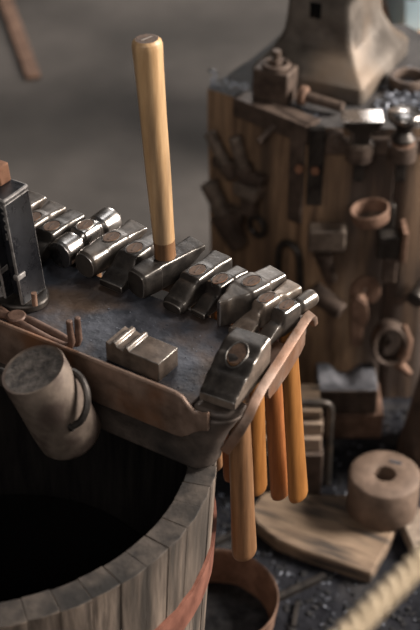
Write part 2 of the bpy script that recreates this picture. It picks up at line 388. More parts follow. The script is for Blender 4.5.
hammer('shiny double round faced hammer with narrow waist', -.309, .190, .106, -4,
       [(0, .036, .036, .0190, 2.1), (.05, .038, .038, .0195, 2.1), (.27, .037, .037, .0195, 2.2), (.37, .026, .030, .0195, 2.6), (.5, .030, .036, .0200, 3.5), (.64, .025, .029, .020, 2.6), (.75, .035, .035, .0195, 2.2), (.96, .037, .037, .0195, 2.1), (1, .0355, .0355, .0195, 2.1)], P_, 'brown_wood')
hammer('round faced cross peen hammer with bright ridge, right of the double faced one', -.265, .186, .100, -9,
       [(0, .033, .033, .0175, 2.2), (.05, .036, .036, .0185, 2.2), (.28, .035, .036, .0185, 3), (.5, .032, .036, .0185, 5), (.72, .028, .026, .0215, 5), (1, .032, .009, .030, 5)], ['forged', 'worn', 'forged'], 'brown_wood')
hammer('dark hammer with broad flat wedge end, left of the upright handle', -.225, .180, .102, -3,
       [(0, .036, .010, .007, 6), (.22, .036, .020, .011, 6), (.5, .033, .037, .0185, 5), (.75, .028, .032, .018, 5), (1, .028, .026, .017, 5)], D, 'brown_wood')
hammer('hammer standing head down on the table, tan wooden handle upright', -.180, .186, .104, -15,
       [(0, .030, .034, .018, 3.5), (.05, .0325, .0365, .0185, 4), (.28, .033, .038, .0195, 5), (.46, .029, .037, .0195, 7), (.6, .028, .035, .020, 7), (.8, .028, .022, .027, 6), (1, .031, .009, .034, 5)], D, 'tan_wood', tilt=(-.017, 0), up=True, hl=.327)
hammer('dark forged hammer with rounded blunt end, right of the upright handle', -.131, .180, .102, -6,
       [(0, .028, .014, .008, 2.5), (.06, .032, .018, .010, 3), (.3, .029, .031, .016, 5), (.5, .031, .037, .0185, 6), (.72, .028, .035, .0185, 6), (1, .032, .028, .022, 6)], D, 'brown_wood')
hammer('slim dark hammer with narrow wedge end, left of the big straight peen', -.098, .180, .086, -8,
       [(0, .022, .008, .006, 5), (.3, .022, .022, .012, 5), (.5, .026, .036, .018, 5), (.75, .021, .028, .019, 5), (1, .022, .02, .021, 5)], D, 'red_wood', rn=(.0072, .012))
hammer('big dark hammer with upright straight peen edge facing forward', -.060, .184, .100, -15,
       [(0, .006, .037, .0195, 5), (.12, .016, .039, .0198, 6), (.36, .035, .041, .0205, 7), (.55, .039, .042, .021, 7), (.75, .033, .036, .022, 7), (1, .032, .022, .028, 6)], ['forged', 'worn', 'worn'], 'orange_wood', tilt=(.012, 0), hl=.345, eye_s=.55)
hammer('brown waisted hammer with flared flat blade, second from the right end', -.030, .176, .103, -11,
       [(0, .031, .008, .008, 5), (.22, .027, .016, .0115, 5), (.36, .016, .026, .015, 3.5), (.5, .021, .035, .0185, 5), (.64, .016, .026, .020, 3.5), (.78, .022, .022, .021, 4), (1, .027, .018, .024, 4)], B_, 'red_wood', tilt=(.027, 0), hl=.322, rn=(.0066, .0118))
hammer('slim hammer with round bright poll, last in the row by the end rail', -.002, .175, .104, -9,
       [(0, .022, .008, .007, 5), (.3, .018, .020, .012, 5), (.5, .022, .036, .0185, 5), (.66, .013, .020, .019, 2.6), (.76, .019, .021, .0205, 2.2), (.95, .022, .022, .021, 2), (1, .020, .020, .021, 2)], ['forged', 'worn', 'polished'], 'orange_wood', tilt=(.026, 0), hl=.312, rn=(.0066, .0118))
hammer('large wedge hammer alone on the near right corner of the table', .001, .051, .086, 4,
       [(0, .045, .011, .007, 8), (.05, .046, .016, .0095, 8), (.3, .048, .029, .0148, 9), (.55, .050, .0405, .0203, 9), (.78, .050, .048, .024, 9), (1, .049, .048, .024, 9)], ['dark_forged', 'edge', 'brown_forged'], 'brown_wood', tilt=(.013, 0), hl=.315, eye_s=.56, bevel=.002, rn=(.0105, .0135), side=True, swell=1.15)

# ------------------------------------------------------------------ things on the table
# grooved swage block
g = MB(); prof = [(-.038, 0), (.038, 0), (.038, .025), (.014, .0275), (.0135, .0235), (-.006, .0275), (-.0065, .0315), (-.010, .0315), (-.0105, .0255), (-.027, .0285), (-.0275, .0315), (-.031, .0315), (-.0315, .028), (-.038, .029)]
prof = [(-.038, 0), (.038, 0), (.038, .026), (-.004, .026), (-.006, .030), (-.010, .030), (-.013, .023), (-.022, .026), (-.024, .030), (-.028, .030), (-.031, .024), (-.038, .026)]
g.loft([[Vector((x, y, z)) for x, z in prof] for y in (-.019, .019)])
M['swage_steel'] = mat('brown_swage_steel', (.075, .055, .043), (.17, .128, .10), 50, .45, .38, .55, .25)
t = thing('swage_block', 'small brown steel block with grooved top on the table', 'swage block', T(-.112, .030, .80), TA + R(-2))
g.build('block', ['swage_steel', 'edge'], t, local=True, bevel=.0008, bmat=1)
# tongs lying along the front rail
tg = thing('tongs', 'rusty tongs with upturned jaws lying along the front rail', 'tongs', T(-.25, .012, .80), TA)
def tl(pts): return [(u + .25, v - .012, z - .80) for u, v, z in pts]
g = MB(); g.tube(tl([(-.40, .030, .808), (-.33, .022, .808), (-.30, .012, .808), (-.265, .004, .808), (-.225, .000, .807), (-.202, .000, .807), (-.194, .001, .810), (-.191, .001, .818), (-.192, .001, .830), (-.193, .001, .847)]), [.0055, .0055, .0058, .006, .0055, .005, .0048, .0046, .0043, .0038], 12); g.build('jaw_arm', 'tong_iron', tg, local=True, bevel=.001)
g = MB(); g.tube(tl([(-.40, .006, .808), (-.33, .004, .808), (-.30, .010, .808), (-.265, .017, .808), (-.225, .014, .807), (-.200, .010, .807), (-.190, .009, .810), (-.187, .009, .818), (-.187, .009, .830), (-.187, .009, .849)]), [.0055, .0055, .0058, .006, .0055, .005, .0048, .0046, .0043, .0036], 12); g.build('jaw_arm', 'tong_iron', tg, local=True, bevel=.001)
g = MB(); g.cyl(tl([(-.282, .011, .803)])[0], tl([(-.282, .011, .815)])[0], .012); g.build('rivet', 'tong_iron', tg, local=True, bevel=.002)
# black cast stand at the left
ST = T(-.302, .060, .80)
st = thing('cast_stand', 'black cast iron stand with raised lettering at the left table edge', 'stand', ST, TA)
g = MB(); poly = []
for k in range(25):
    a = -math.pi * .75 + math.pi * 1.5 * k / 24; poly.append((-.018 + .046 * math.cos(a), -.004 + .034 * math.sin(a)))
poly += [(-.16, .03), (-.16, -.03)]
g.prism(poly, 0, .012); g.build('foot', 'dark_forged', st, local=True, bevel=.003, bmat=-1)
LX = lambda z: -.10 * z                                        # the column leans to the left
def cpt(x, y, z): return Vector((x + LX(z) , y, z))
def cbox(g, x0, x1, y0, y1, z0, z1, mi=0):
    vs = [cpt(x, y, z) for z in (z0, z1) for x, y in ((x0, y0), (x1, y0), (x1, y1), (x0, y1))]
    g.add(vs, [(3, 2, 1, 0), (4, 5, 6, 7), (0, 1, 5, 4), (1, 2, 6, 5), (2, 3, 7, 6), (3, 0, 4, 7)], mi)
g = MB(); cbox(g, -.012, .010, -.014, .018, .012, .147); g.build('post', 'black_paint', st, local=True, bevel=.003)
for x0, x1 in ((-.0165, -.0122), (.0102, .0145)):
    g = MB(); cbox(g, x0, x1, -.027, .018, .012, .150, [0, 0, 1, 0, 0, 0]); g.build('flange', ['black_paint', 'chipped'], st, local=True, bevel=.0012, bmat=1)
g = MB(); cbox(g, -.0165, .0145, -.027, .020, .1502, .156); g.build('cap', ['black_paint', 'chipped'], st, local=True, bevel=.0025, bmat=1)
g = MB()
def cr(x, z, r): g.tube([cpt(x + r * math.cos(2 * math.pi * k / 14), -.0145, z + r * math.sin(2 * math.pi * k / 14)) for k in range(14)], .0011, 6, closed=True)
cr(0, .138, .0038); cbox(g, -.004, .004, -.0155, -.014, .1275, .1295); cr(-.001, .120, .0022); cr(0, .109, .0034)
cbox(g, -.004, -.0025, -.0155, -.014, .092, .101); cbox(g, .0015, .003, -.0155, -.014, .092, .101); cbox(g, -.004, .003, -.0155, -.014, .0955, .0972)
g.build('raised_letters', 'chipped', st, local=True)
for x in (-.0143, .0124):
    g = MB(); cbox(g, x - .0035, x + .0035, -.0295, -.014, .048, .055); g.build('lug', 'chipped', st, local=True, bevel=.001)
g = MB(); cbox(g, -.150, -.020, -.012, .022, .012, .125); g.build('body', 'black_paint', st, local=True, bevel=.004)
g = MB(); cbox(g, -.030, -.008, -.004, .016, .156, .180); g.build('jaw', 'rust_orange', st, local=True, bevel=.002)
for x, y, z in ((-.030, -.022, .012),):
    g = MB(); g.cyl((x, y, z), (x, y, z + .003), .010); g.cyl((x, y, z + .003), (x, y, z + .011), .0065, n=6); g.cyl((x, y, z + .011), (x, y, z + .015), .0035); g.build('bolt', 'chipped', st, local=True, bevel=.0006)
for z in (.045, .115):
    g = MB(); p = cpt(-.034, -.012, z); g.cyl(p, p + Vector((0, -.009, 0)), .0075, n=6); g.build('nut', 'chipped', st, local=True, bevel=.001)
g = MB(); g.cyl((.024, -.018, .012), (.024, -.018, .030), .0035, n=12); g.build('pin', 'rust', st, local=True)
# water dipper: a tin hung in front of the rail
ct = Vector((-.1945, 1.176, .852)); ax = Vector((.298, .128, -.946)).normalized(); cl = .122; cr_ = .0375
dip = thing('tin_dipper', 'rusty round tin dipper tilted in front of the table rail', 'dipper', ct + ax * cl)
q = ax.to_track_quat('Z', 'Y').to_matrix().to_4x4()
g = MB(); g.lathe([(0, 0.002), (cr_ - .004, .001), (cr_ - .001, .0), (cr_, .002), (cr_, .05), (cr_ + .001, .09), (cr_, cl - .010), (cr_ - .004, cl - .003), (cr_ - .012, cl), (0, cl)], ct, 48, 0, q)
for i, f in enumerate(g.f):
    if i < 48: g.m[i] = 1
g.build('tin', ['can', 'can_top'], dip, ang=50)
sd = Vector((.93, -.36, .28)); sd = (sd - ax * sd.dot(ax)).normalized(); s2 = ax.cross(sd)
if s2.y > 0: s2 = -s2
pts = []
for k in range(17):
    a = math.pi * k / 16; ph = R(38 - 74 * k / 16)
    pts.append(ct + ax * (.048 + .021 * math.cos(a)) + (sd * math.cos(ph) + s2 * math.sin(ph)) * (cr_ - .001 + .013 * math.sin(a)))
g = MB(); g.tube(pts, .0042, 10); g.cyl(pts[0] - (pts[1] - pts[0]).normalized() * .002, pts[0] + (pts[1] - pts[0]) * .6, .0060, n=12); g.build('handle', 'dark_forged', dip)
a0 = ct + ax * .030 + Vector((-.030, .018, 0)); 
g = MB(); g.tube([a0, a0 + Vector((-.05, .014, .012)), a0 + Vector((-.30, .17, .012))], .0035, 8); g.build('support_rod', 'dark_forged', dip)

# ------------------------------------------------------------------ stump and anvil
SZ = .62; FY = 2.16
SB = Vector((.24, 2.38, 0))
stump = thing('stump', 'big squared wooden stump carrying the anvil, iron strapped', 'stump', SB)
base = [(-.004, 2.321), (.176, 2.164), (.334, 2.160), (.342, 2.166), (.350, 2.160), (.42, 2.168), (.50, 2.25), (.51, 2.45), (.40, 2.61), (.17, 2.61), (.040, 2.39)]
def densify(poly, step=.012):
    out = []
    for i, a in enumerate(poly):
        b = poly[(i + 1) % len(poly)]; a, b = Vector(a), Vector(b); k = max(1, int((b - a).length / step))
        out += [a.lerp(b, j / k) for j in range(k)]
    return out
dp = densify(base); rings = []; cx = Vector((.25, 2.38))
from mathutils import noise
for k in range(26):
    z = SZ * k / 25; ring = []
    for p in dp:
        d = (p - cx).normalized()
        nn = noise.noise(Vector((p.x * 22, p.y * 22, z * 2.5))) * .006 + noise.noise(Vector((p.x * 70, p.y * 70, z * 6))) * .0022
        q_ = p + d * (nn - .003 + .012 * max(0, (.12 - z)) / .12); ring.append(Vector((q_.x, q_.y, z)))
    rings.append(ring)
g = MB(); g.loft(rings); g.m[-1] = 1; g.build('trunk', ['stump', 'stump_top'], stump, ang=50)
tL = Vector((.753, -.654, 0)); tL = (Vector((.176, 2.164, 0)) - Vector((-.004, 2.321, 0))).normalized(); nL = Vector((tL.y, -tL.x, 0)); A0 = Vector((-.004, 2.321, 0))
def LF(t, off, z): return A0 + tL * t + nL * off + Vector((0, 0, z))
def lbox(g, t0, t1, o0, o1, z0, z1): 
    vs = [LF(t, o_, z) for z in (z0, z1) for t, o_ in ((t0, o1), (t1, o1), (t1, o0), (t0, o0))]
    g.add(vs, [(3, 2, 1, 0), (4, 5, 6, 7), (0, 1, 5, 4), (1, 2, 6, 5), (2, 3, 7, 6), (3, 0, 4, 7)])
g = MB(); lbox(g, .07, .243, .002, .011, .590, .628); lbox(g, .07, .243, -.03, .002, .620, .628); g.build('edge_iron', 'rust_dark', stump, bevel=.002)
g = MB(); lbox(g, .205, .236, .002, .011, .42, .5895); g.build('strap', 'rust_dark', stump, bevel=.002)
g = MB(); g.box(.176, .205, FY - .016, FY - .002, .470, .628); so = g.build('strap', 'dark_forged', stump, bevel=.002)
for px, py in ((299, 168), (315, 170)):
    p = at(px, py, FY - .016); g = MB(); g.cyl(p + Vector((0, .002, 0)), p + Vector((0, -.008, 0)), .0085, n=6); g.build('bolt', 'rust_orange', so, bevel=.0015)
p = at(335, 138, FY - .01); g = MB(); g.cyl(p + Vector((0, .012, 0)), p + Vector((0, -.016, 0)), .016); g.cyl(p + Vector((0, -.014, 0)), p + Vector((0, -.022, 0)), .009); g.build('bolt', 'rust_dark', stump, bevel=.002)
g = MB(); p = LF(.172, .010, .606); g.cyl(p, p + nL * .03 + Vector((-.012, 0, -.022)), .006, n=8); g.build('peg', 'rust_dark', stump)
# horizontal band that holds the stakes
g = MB(); g.box(.206, .44, FY - .018, FY - .004, .578, .608); g.build('stake_band', 'rust_dark', stump, bevel=.002)

# anvil
AC = Vector((.234, 2.4084, SZ)); AT = R(-26)
anv = thing('anvil', 'large worn iron anvil standing on the strapped stump', 'anvil', AC, AT)
def arect(a, b, z, c=.012, dx=0): return [Vector((dx + x, y, z)) for x, y in ((-a + c, -b), (a - c, -b), (a, -b + c), (a, b - c), (a - c, b), (-a + c, b), (-a, b - c), (-a, -b + c))]
prof = [(0, .112, .130), (.030, .112, .130), (.038, .108, .126), (.050, .096, .115), (.068, .083, .101), (.085, .074, .092), (.10, .0685, .087), (.125, .065, .085), (.165, .062, .084), (.195, .070, .074), (.22, .095, .062), (.235, .125, .056), (.245, .135, .056), (.31, .135, .056)]
g = MB(); g.loft([arect(a, b, z, .008) for z, a, b in prof])
o = g.build('body', 'anvil', anv, local=True, bevel=.004, ang=40)
g = MB(); rings = []
for k in range(11):
    s = k / 10; f = math.sqrt(max(0.0, 1 - s * s * .98)); rings.append([Vector((-.135 - .20 * s, .052 * f * math.cos(2 * math.pi * j / 20), .255 + .02 * s + .045 * f * math.sin(2 * math.pi * j / 20))) for j in range(20)])
g.loft(rings); g.build('horn', 'anvil', anv, local=True)
g = MB(); g.box(-.016, .006, -.0864, -.0838, .134, .164); g.build('bar_hole_shade', 'water', anv, local=True)  # near-black block painted as the hole's shade, no recess cut
# hold down block with nut
hb = thing('holding_block', 'square iron block with nut and stud at the anvil foot', 'block', (.118, 2.270, SZ), R(-26))
g = MB(); g.box(-.036, .034, -.020, .030, .0, .066); g.build('block', 'rust_dark', hb, local=True, bevel=.003)
g = MB(); g.tube([(.022 * math.cos(2 * math.pi * k / 24), .006 + .022 * math.sin(2 * math.pi * k / 24), .070) for k in range(24)], .005, 8, closed=True); g.cyl((0, .006, .066), (0, .006, .082), .013, n=6); g.cyl((0, .006, .082), (0, .006, .098), .008); g.build('nut', 'rust_dark', hb, local=True, bevel=.001)
p0 = Vector((.163, 2.248, SZ + .024)); p1 = Vector((.240, 2.212, SZ + .016))
bt = thing('bolt', 'rusty bolt lying along the anvil foot beside the square block', 'bolt', (.163, 2.248, SZ))
d = (p1 - p0).normalized(); g = MB(); g.cyl(p0, p0 + d * .014, .018, n=12); g.build('bolt_head', 'rust', bt, bevel=.002)
g = MB(); g.cyl(p0 + d * .0142, p1, .0095); g.build('shank', 'rust_dark', bt, bevel=.001)
# rusty ring in scale to the right of the anvil foot
g = MB(); g.tube([(.032 * math.cos(2 * math.pi * k / 32), .032 * math.sin(2 * math.pi * k / 32), .012) for k in range(32)], .006, 10, closed=True, flat=(.005, .013))
t = thing('iron_ring', 'rusty flat iron ring lying in scale right of the anvil foot', 'ring', (.372, 2.325, SZ), 0); g.build('band', 'rust_dark', t, local=True, bevel=.001)

# ------------------------------------------------------------------ stakes and tools on the stump
def world_thing(name, label, cat, c, group=None): return thing(name, label, cat, c, 0, group)
def stake(px0, px1, py, label, kind):
    a = at(px0, py, FY - .03); b = at(px1, py, FY - .03); c = (a + b) / 2; wd = b.x - a.x
    c.z = .660
    t = thing('stake_tool', label, 'stake tool', (c.x, c.y, .55), 0, 'stake tools along the stump rim')
    g = MB()
    if kind == 'flat':
        for z, hw, hd in ():
            pass
        rings = [arect(hw, hd, z, .002) for z, hw, hd in ((.060, .016, .014), (.085, .018, .015), (.096, wd / 2 - .006, .020), (.112, wd / 2, .024))]
        g.loft(rings, 0, True); g.m[-1] = 1
        g.build('head', ['dark_forged', 'polished'], t, local=True, bevel=.0015, bmat=1)
    else:
        g.lathe([(0, .060), (.017, .060), (.022, .070), (.013, .082), (.016, .092), (.031, .108), (.031, .116), (.026, .121), (0, .122)], n=32)
        for i in range(len(g.m)): g.m[i] = 1 if i >= 32 * 5 else 0
        g.build('head', ['dark_forged', 'polished'], t, local=True, ang=50)
    g = MB(); g.lathe([(0, .035), (.021, .035), (.021, .060), (.0205, .062), (0, .062)], n=24); g.build('collar', 'brown_forged' if kind == 'flat' else 'rust', t, local=True)
    g = MB(); g.loft([arect(.009, .009, z, .001) for z in (-.015, .034)]); g.build('shank', 'dark_forged', t, local=True)
    g = MB(); g.lathe([(.0216, .028), (.0256, .028), (.0256, .058), (.0216, .058), (.0216, .028)], (c.x, c.y, .55), 28); g.build('holder', 'rust_dark', stump)
stake(341, 384, 113, 'stake tool with flat bright square head on the stump rim', 'flat')
stake(390, 422, 108, 'stake tool with round bright head at the right photo edge', 'round')

def FB(px0, px1, py0, py1, d0, d1, name, parent, mats, bevel=.003, lean=0):
    """box on the right face of the stump, outline given by the place of its front face"""
    a = at(px0, py1, FY - d1); b = at(px1, py0, FY - d1); g = MB()
    g.box(a.x, b.x, FY - d1, FY - d0, a.z, b.z); return g.build(name, mats, parent, bevel=bevel)
# hardy set with a block head
t = world_thing('set_hammer', 'dark iron set with blocky head hung on the stump, left of the ring strap', 'set tool', at(322, 275, FY - .01))
FB(308, 347, 231, 253, .006, .040, 'head', t, 'brown_forged', .005); 
a = at(322, 254, FY - .02); b = at(331, 280, FY - .014); g = MB(); g.tube([a + Vector((0, 0, .004)), b], [.017, .012], 12); g.build('shank', 'rust_dark', t)
# strap loop bracket: part of the stump
a = at(352, 212, FY - .03); b = at(388, 206, FY - .03)
g = MB(); cxm = (a.x + b.x) / 2; hw = (b.x - a.x) / 2; pts = []
for k in range(28):
    an = 2 * math.pi * k / 28; pts.append((cxm + hw * math.cos(an), FY - .037 + .033 * math.sin(an), a.z + .006 * math.cos(an)))
g.tube(pts, .004, 12, closed=True, flat=(.0028, .013)); lp = g.build('strap_loop', 'rust', stump, bevel=.001)
FB(380, 396, 206, 240, .004, .020, 'bracket', stump, 'dark_forged', .003)
t = world_thing('cupping_tool', 'dark square iron tool block hung below the ring strap on the stump', 'set tool', at(390, 280, FY - .02))
FB(377, 402, 237, 260, .0205, .050, 'head', t, 'dark_forged', .004); FB(382, 398, 259.5, 284, .024, .044, 'shank', t, 'rust_dark', .003)
g = MB(); a = at(403, 237, FY - .02); g.box(a.x - .006, a.x + .004, FY - .055, FY - .003, a.z - .035, a.z + .03); g.build('bracket', 'rust', stump, bevel=.002)
# hooked fuller
t = world_thing('hooked_fuller', 'fuller with curled open top and lit brown side, mid stump', 'fuller', at(360, 345, FY - .01))
g = MB(); poly = []
pa = [(351, 300), (357, 297), (364, 302), (368, 306), (369, 318), (363, 330), (361, 346), (351, 346)]
g.loft([[Vector((at(x, y, FY - .04).x, yy, at(x, y, FY - .04).z)) for x, y in pa] for yy in (FY - .042, FY - .006)]); g.build('head', 'rust', t, bevel=.002)
c = at(365, 289, FY - .03); g = MB(); g.tube([c + Vector((.017 * math.cos(a_), -.006, .021 * math.sin(a_))) for a_ in [R(-70 + 25 * k) for k in range(12)]], .006, 10, flat=(.0032, .013)); g.build('curl', 'rust', t, bevel=.001)
g = MB(); g.cyl(c + Vector((0, .02, 0)), c + Vector((0, -.004, 0)), .008); g.build('pin', 'polished', t)
# round drift
a = at(322, 297, FY - .02); b = at(342, 312, FY - .045); t = world_thing('drift', 'short round iron drift sticking out of the stump left of the curled fuller', 'drift', a)
g = MB(); g.cyl(a + (a - b) * .5, b, .020, .018); g.build('bar', 'rust_dark', t, bevel=.003); 
# big ring eye tool
c = at(389, 343, FY - .035); t = world_thing('ring_tool', 'thick dark iron ring with a lit tail, low on the stump', 'ring tool', c + Vector((0, 0, -.05)))
g = MB(); g.tube([c + Vector((.031 * math.cos(2 * math.pi * k / 28), .008 * math.sin(2 * math.pi * k / 28), .038 * math.sin(2 * math.pi * k / 28))) for k in range(28)], .01, 12, closed=True, flat=(.0045, .021)); g.build('ring', 'rust_dark', t, bevel=.002)
g = MB(); g.tube([at(404, 325, FY - .04), at(409, 340, FY - .045), at(404, 356, FY - .05), at(399, 364, FY - .055), at(410, 374, FY - .06)], [.005, .008, .012, .012, .006], 12); g.build('tail', 'rust', t)
g = MB(); g.cyl(c + Vector((0, .025, -.01)), c + Vector((-.004, .012, -.014)), .009, .008); g.build('plug', 'rust_dark', t, bevel=.002)
a = at(414, 301, FY - .05); t = world_thing('round_stake', 'dark round faced tool at the right photo edge above the thick ring', 'set tool', a)
g = MB(); g.cyl(a, a + Vector((.03, .046, .01)), .018, .016); g.build('head', 'dark_forged', t, bevel=.004); g = MB(); g.cyl(a + Vector((-.035, .03, -.03)), a + Vector((0, .02, 0)), .007); g.build('shank', 'rust_dark', t)
# U shaped shackle on the left face
t = world_thing('shackle', 'dark U shaped iron shackle hung on the shaded stump side', 'shackle', LF(.22, .006, .25))
g = MB(); pts = [LF(.192, .010, .24), LF(.190, .012, .30), LF(.190, .012, .335)] + [LF(.216 - .026 * math.cos(R(a_)), .012, .335 + .036 * math.sin(R(a_))) for a_ in range(15, 180, 15)] + [LF(.242, .012, .335), LF(.244, .012, .30), LF(.248, .010, .24)]
g.tube(pts, .0072, 10); g.build('bow', 'dark_forged', t)
# tools in the holder on the left face
def ltool(label, p0, p1, r, dz, mt='brown_forged'):
    a, b = LF(p0[0], .030, p0[1]), LF(p1[0], .022, p1[1]); t = world_thing('set_tool', label, 'set tool', b, 'set tools on the shaded stump side')
    g = MB(); g.cyl(a, b, r, r * .9, 16); g.build('stem', mt, t, bevel=.003)
    d = (a - b).normalized(); g = MB(); g.cyl(b + d * .004, b - d * dz, r * 1.6, r * 1.1, 8); g.build('socket', 'rust_dark', t, bevel=.003)
ltool('rounded iron set tool, upper left of the group on the shaded stump side', (.030, .550), (.066, .490), .013, .03)
ltool('iron set tool with straight stem, upper right of the group on the shaded stump side', (.092, .562), (.108, .500), .0125, .03)
ltool('thick iron set tool, lowest of the group on the shaded stump side', (.028, .440), (.062, .375), .019, .07)
g = MB(); lbox(g, .03, .155, .004, .026, .474, .494); g.build('tool_holder', 'rust_dark', stump, bevel=.003)
g = MB(); lbox(g, .02, .10, .002, .018, .365, .395); g.build('tool_holder', 'rust_dark', stump, bevel=.003)
t = world_thing('swage', 'iron swage with worn shiny cheek below the holder on the stump', 'swage', LF(.125, .02, .42))
g = MB(); lbox(g, .096, .150, .004, .040, .444, .472); g.build('head', 'brown_forged', t, bevel=.004); g = MB(); lbox(g, .106, .136, .006, .030, .400, .4435); g.build('shank', 'rust_dark', t, bevel=.003)
g = MB(); p = LF(.136, .012, .376); g.tube([p + tL * .018 * math.cos(2 * math.pi * k / 20) + Vector((0, 0, .02 * math.sin(2 * math.pi * k / 20))) for k in range(20)], .006, 10, closed=True)
t = world_thing('iron_eye', 'small dark iron ring hung low on the shaded stump side', 'ring', p - Vector((0, 0, .026))); g.build('ring', 'dark_forged', t)

# ------------------------------------------------------------------ things on the ground by the stump
G0 = .004
# V block on a stepped block
t = thing('step_block', 'rusty brown block under the grooved block by the stump', 'block', (.272, 2.085, G0)); g = MB(); g.box(-.062, .066, -.055, .05, 0, .061); g.build('block', 'rust', t, local=True, bevel=.003)
t = thing('v_block', 'dark bluish grooved iron block resting on the rusty block', 'v block', (.266, 2.078, G0 + .0612))
g = MB(); pr = [(-.058, 0), (.058, 0), (.058, .060), (.030, .060), (.006, .040), (-.012, .042), (-.034, .060), (-.058, .060)]
g.loft([[Vector((x, y, .060 - (.060 - z) * f if z > .03 else z)) for x, z in pr] for y, f in ((-.046, .0), (-.032, .12), (-.012, .75), (.042, 1.15))]); 
g.build('block', ['rust_dark', 'vtop'], t, local=True, bevel=.004)
o = t.children[0]
for p in o.data.polygons:
    if p.normal.z > .3: p.material_index = 1  # upward faces take the bluish colour
# stack of slabs
for nm, lab, x0, x1, y0, y1, z0, z1, m_ in (
    ('iron_block', 'thick dark block at the bottom of the board stack', .085, .207, 1.862, 1.96, 0, .108, 'rust_dark'),
    ('board', 'lowest thin board, resting on the thick dark block', .082, .203, 1.872, 1.965, .1082, .138, 'slab_wood'),
    ('board', 'middle thin board of the stack behind the hammer handles', .084, .205, 1.882, 1.968, .1382, .166, 'slab_wood'),
    ('board', 'topmost thin board of the stack, under the bent iron bar', .082, .202, 1.888, 1.966, .1662, .190, 'plank')):
    t = thing(nm, lab, 'board' if nm == 'board' else 'block', ((x0 + x1) / 2, (y0 + y1) / 2, z0 + G0), R(random.uniform(-1, 1)), 'boards in the stack' if nm == 'board' else None)
    hx, hy = (x1 - x0) / 2, (y1 - y0) / 2; g = MB(); g.box(-hx, hx, -hy, hy, 0, z1 - z0); g.build('timber' if nm == 'board' else 'block', m_, t, local=True, bevel=.002)
g = MB(); pts = [(.070, 1.905, G0), (.070, 1.905, .15), (.070, 1.905, .188)] + [(.082 - .012 * math.cos(R(a_)), 1.905, .188 + .012 * math.sin(R(a_))) for a_ in (30, 60, 90)] + [(.204 + .016 * math.sin(R(a_)), 1.905, .184 + .016 * math.cos(R(a_))) for a_ in (0, 30, 60, 90)] + [(.2205, 1.905, .12), (.222, 1.900, G0)]
t = thing('iron_staple', 'bent iron bar straddling the board stack behind the handles', 'iron bar', (.145, 1.905, G0)); g.tube(pts, .0065, 12); g.build('bar', 'forged', t)
# planks
g = MB(); pl = [(.070, 1.80), (.085, 1.765), (.12, 1.725), (.164, 1.700), (.279, 1.646), (.318, 1.72), (.345, 1.785), (.325, 1.835), (.10, 1.850)]
t = thing('timber_offcut', 'pale dusty flat timber lying on the ground in front of the round weight', 'timber', (.20, 1.75, G0), R(-25)); 
g.prism(pl, G0, .033); g.build('timber', 'plank', t, bevel=.004)
g = MB(); t = thing('plank', 'grey plank at the right edge beyond the pale timber', 'plank', (.47, 1.77, G0), R(12)); g.box(-.122, .18, -.045, .055, 0, .03); g.build('board', 'stump_grey', t, local=True, bevel=.003)
# round weight
t = thing('round_weight', 'round rusty iron weight with a hole through its top', 'weight', (.313, 1.807, .0335))
g = MB(); r = .0645; h = .084; hr = .020
g.lathe([(hr, h - .001), (hr + .002, h), (r - .004, h), (r, h - .004), (r, .004), (r - .003, 0), (hr, 0), (hr, h - .001)], n=64); g.build('body', 'weight', t, local=True, ang=50)
g = MB(); mt = Matrix.Translation((.022, .028, h)) @ Matrix.Rotation(R(-20), 4, 'Z'); g.box(-.011, .011, -.003, .003, -.001, .0015, 0, mt); o = g.build('chisel_mark', 'scale', t, local=True)
# mandrel cone
t = thing('cone_mandrel', 'dark brown iron cone standing at the right edge beside the weight', 'mandrel', (.455, 1.975, G0))
g = MB(); g.lathe([(0, 0), (.093, 0), (.094, .01), (.085, .07), (.066, .2), (.045, .34), (.022, .5), (.010, .56), (0, .565)], n=48); g.build('cone', 'rust_dark', t, local=True, ang=50)
# bucket of ash
BC = Vector((.006, 1.503, 0)); bk = thing('iron_bucket', 'low rusty iron bucket of ash on the ground by the tub', 'bucket', BC)
g = MB(); g.lathe([(0, .0045), (.088, .0045), (.104, .128), (.1045, .132), (.103, .134), (.1005, .132), (.0995, .12), (.087, .012), (0, .012)], BC, 64); g.build('shell', 'rust', bk, ang=50)
g = MB(); prof = []
rings = []
for i in range(9):
    rr = max(.0005, .0925 * i / 8); rings.append([BC + Vector((rr * math.cos(2 * math.pi * k / 40), rr * math.sin(2 * math.pi * k / 40), .064 + .006 * noise.noise(Vector((rr * 30 * math.cos(2 * math.pi * k / 40), rr * 30 * math.sin(2 * math.pi * k / 40), 3))))) for k in range(40)])
g.loft(rings, 0, False); o = g.build('bucket_ash', 'ash'); tag(o, 'grey ash filling the low rusty bucket', 'ash', kind='stuff')
# thin bars lying on the black earth
def bar(label, a, b, r):
    t = thing('iron_rod', label, 'rod', a, 0, 'thin rods on the ashy ground'); g = MB(); g.tube([a, b], r, 8, flat=(r, r)); g.build('rod', 'dark_forged', t)
bar('dark rusty rod on the ground behind the bucket, nearest the tub', (-.03, 1.72, G0 + .006), (.075, 1.78, G0 + .006), .006)
bar('short rusty rod lying across the ash right of the bucket', (.10, 1.60, G0 + .006), (.20, 1.66, G0 + .006), .006)
bar('small brown peg on the grey ash below the pale timber', (.140, 1.545, G0 + .004), (.150, 1.600, G0 + .004), .004)

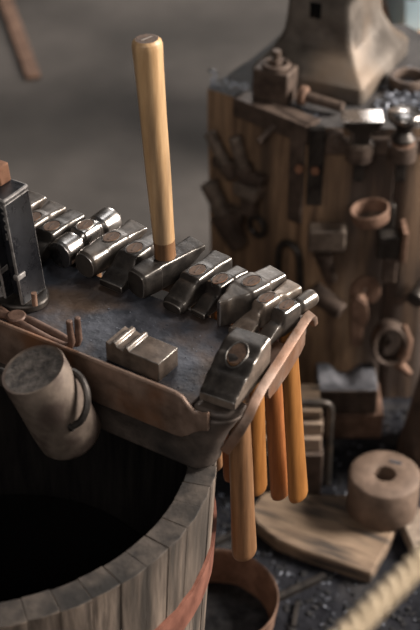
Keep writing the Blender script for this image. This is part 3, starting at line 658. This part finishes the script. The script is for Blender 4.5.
# scattered scale flakes
def flakes(name, label, n, fn, smin, smax, m_):
    g = MB()
    for i in range(n):
        x, y, z = fn(); s = random.uniform(smin, smax); mt = Matrix.Translation((x, y, z)) @ Matrix.Rotation(random.uniform(0, 6.28), 4, 'Z') @ Matrix.Rotation(random.uniform(-.5, .5), 4, 'X') @ Matrix.Rotation(random.uniform(-.4, .4), 4, 'Y')
        k = random.uniform(.5, 1.3); h_ = s * random.uniform(.15, .5)
        b = [Vector((-s, -s * k, 0)), Vector((s * .9, -s * k * .7, 0)), Vector((s * .7, s * k, 0)), Vector((-s * .8, s * k * .8, 0))]
        g.loft([[mt @ v for v in b], [mt @ (v * .8 + Vector((0, 0, h_))) for v in b]])
    o = g.build(name, m_, ang=20, weld=False); tag(o, label, 'debris', kind='stuff'); return o
def gfn():
    while True:
        x, y = random.uniform(-.05, .62), random.uniform(1.42, 2.13)
        if (Vector((x, y)) - Vector((.006, 1.503))).length < .115: continue
        if y > 1.63 and y < 1.87 and x > .06 and x < .62 and y > 1.655 + .0 * x - (x - .279) * .5: continue
        if (Vector((x, y)) - Vector((-.277, 1.224))).length < .27: continue
        if .07 < x < .235 and 1.85 < y < 1.98: continue
        if .2 < x < .345 and 2.02 < y: continue
        return x, y, G0 + .001
flakes('scale_flakes', 'grey and bluish forge scale scattered on the ground', 520, gfn, .0012, .0048, 'scale')
flakes('cinders', 'dark cinders scattered over the ashy ground', 800, gfn, .002, .007, 'ash')
def sfn():
    while True:
        x, y = random.gauss(.385, .04), random.gauss(2.27, .04)
        q_ = Vector((x, y)) - Vector((.235, 2.39)); q_ = Matrix.Rotation(R(26), 2) @ q_
        if abs(q_.x) < .11 and abs(q_.y) < .118: continue
        if y < 2.185 or x > .48 or x < .29: continue
        return x, y, SZ + abs(random.gauss(0, .004))
flakes('anvil_scale', 'heap of blue grey scale beside the anvil foot on the stump', 620, sfn, .002, .0065, 'scale')
def sf2():
    while True:
        x, y = random.uniform(.0, .2), random.uniform(2.18, 2.4)
        p = Vector((x, y, 0)) - A0; 
        if p.dot(nL) > -.008 or p.dot(nL) < -.06: continue
        if abs(x - .118) < .05 and abs(y - 2.275) < .05: continue
        return x, y, SZ + .0005
flakes('rim_scale', 'small scale flakes along the stump rim by the square block', 160, sf2, .0015, .004, 'scale')

def tfn():
    while True:
        u, v = random.uniform(-.26, -.03), random.uniform(.004, .11)
        if -.16 < u < -.065 and v < .055: continue
        if u < -.225: continue
        p = T(u, v, .8002); return p.x, p.y, p.z
flakes('table_scale', 'specks of pale forge scale scattered on the steel table plate', 70, tfn, .0004, .0013, 'scale')

# ------------------------------------------------------------------ behind the anvil
t = thing('wooden_crate', 'orange brown slatted wooden crate on the floor behind the anvil', 'crate', (.64, 3.15, 0))
for k in range(4):
    g = MB(); g.box(-.20, .20, -.16, -.145, .02 + k * .10, .09 + k * .10); g.build('slat', 'crate_wood', t, local=True, bevel=.002)
for x in (-.2, .17):
    for y in (-.144, .13): g = MB(); g.box(x, x + .03, y, y + .03, 0, .40); g.build('post', 'crate_wood', t, local=True, bevel=.002)
g = MB(); g.box(-.20, .20, -.16, .16, .4005, .415); g.build('top', 'crate_wood', t, local=True, bevel=.002)
t = thing('plastic_tub', 'pale blue tub standing on the crate behind the anvil', 'tub', (.585, 3.15, .4155))
g = MB(); g.loft([arect(.15, .12, 0, .03), arect(.17, .14, .18, .03), arect(.178, .148, .182, .03), arect(.178, .148, .19, .03), arect(.165, .135, .19, .03), arect(.145, .115, .01, .03)]); g.build('shell', 'blue', t, local=True, bevel=.003)
p = Vector((.445, 2.985, .515)); t = thing('scroll_hook', 'black iron scroll hook hanging on the blue tub', 'hook', p)
pts = [Vector((.13 - .012 * k, .0, .030 - .0002 * k * k)) for k in range(0, 9)] + [Vector((.022 + .014 * math.cos(R(a_)), 0, .018 + .014 * math.sin(R(a_)))) for a_ in range(80, 400, 30)]
g = MB(); g.tube([(q_.x, q_.y - .004, q_.z) for q_ in pts], .005, 8); g.build('scroll', 'dark_forged', t, local=True)

# ------------------------------------------------------------------ barrier rope in front
a = Vector((.106, .664, 1.022)); b = Vector((.160, .727, 1.022)); d = (b - a).normalized(); a = a - d * .35; Lr = 1.2
rp = thing('rope', 'thick pale twisted barrier rope in the near right corner', 'rope', a)
sx = d.cross(Vector((0, 0, 1))).normalized(); sy = sx.cross(d)
for s in range(3):
    pts = []
    for k in range(241):
        l = Lr * k / 240; an = 2 * math.pi * (l / 0.036 + s / 3); pts.append(a + d * l + (sx * math.cos(an) + sy * math.sin(an)) * .0058)
    g = MB(); g.tube(pts, .0047, 10); g.build('strand', 'rope', rp)
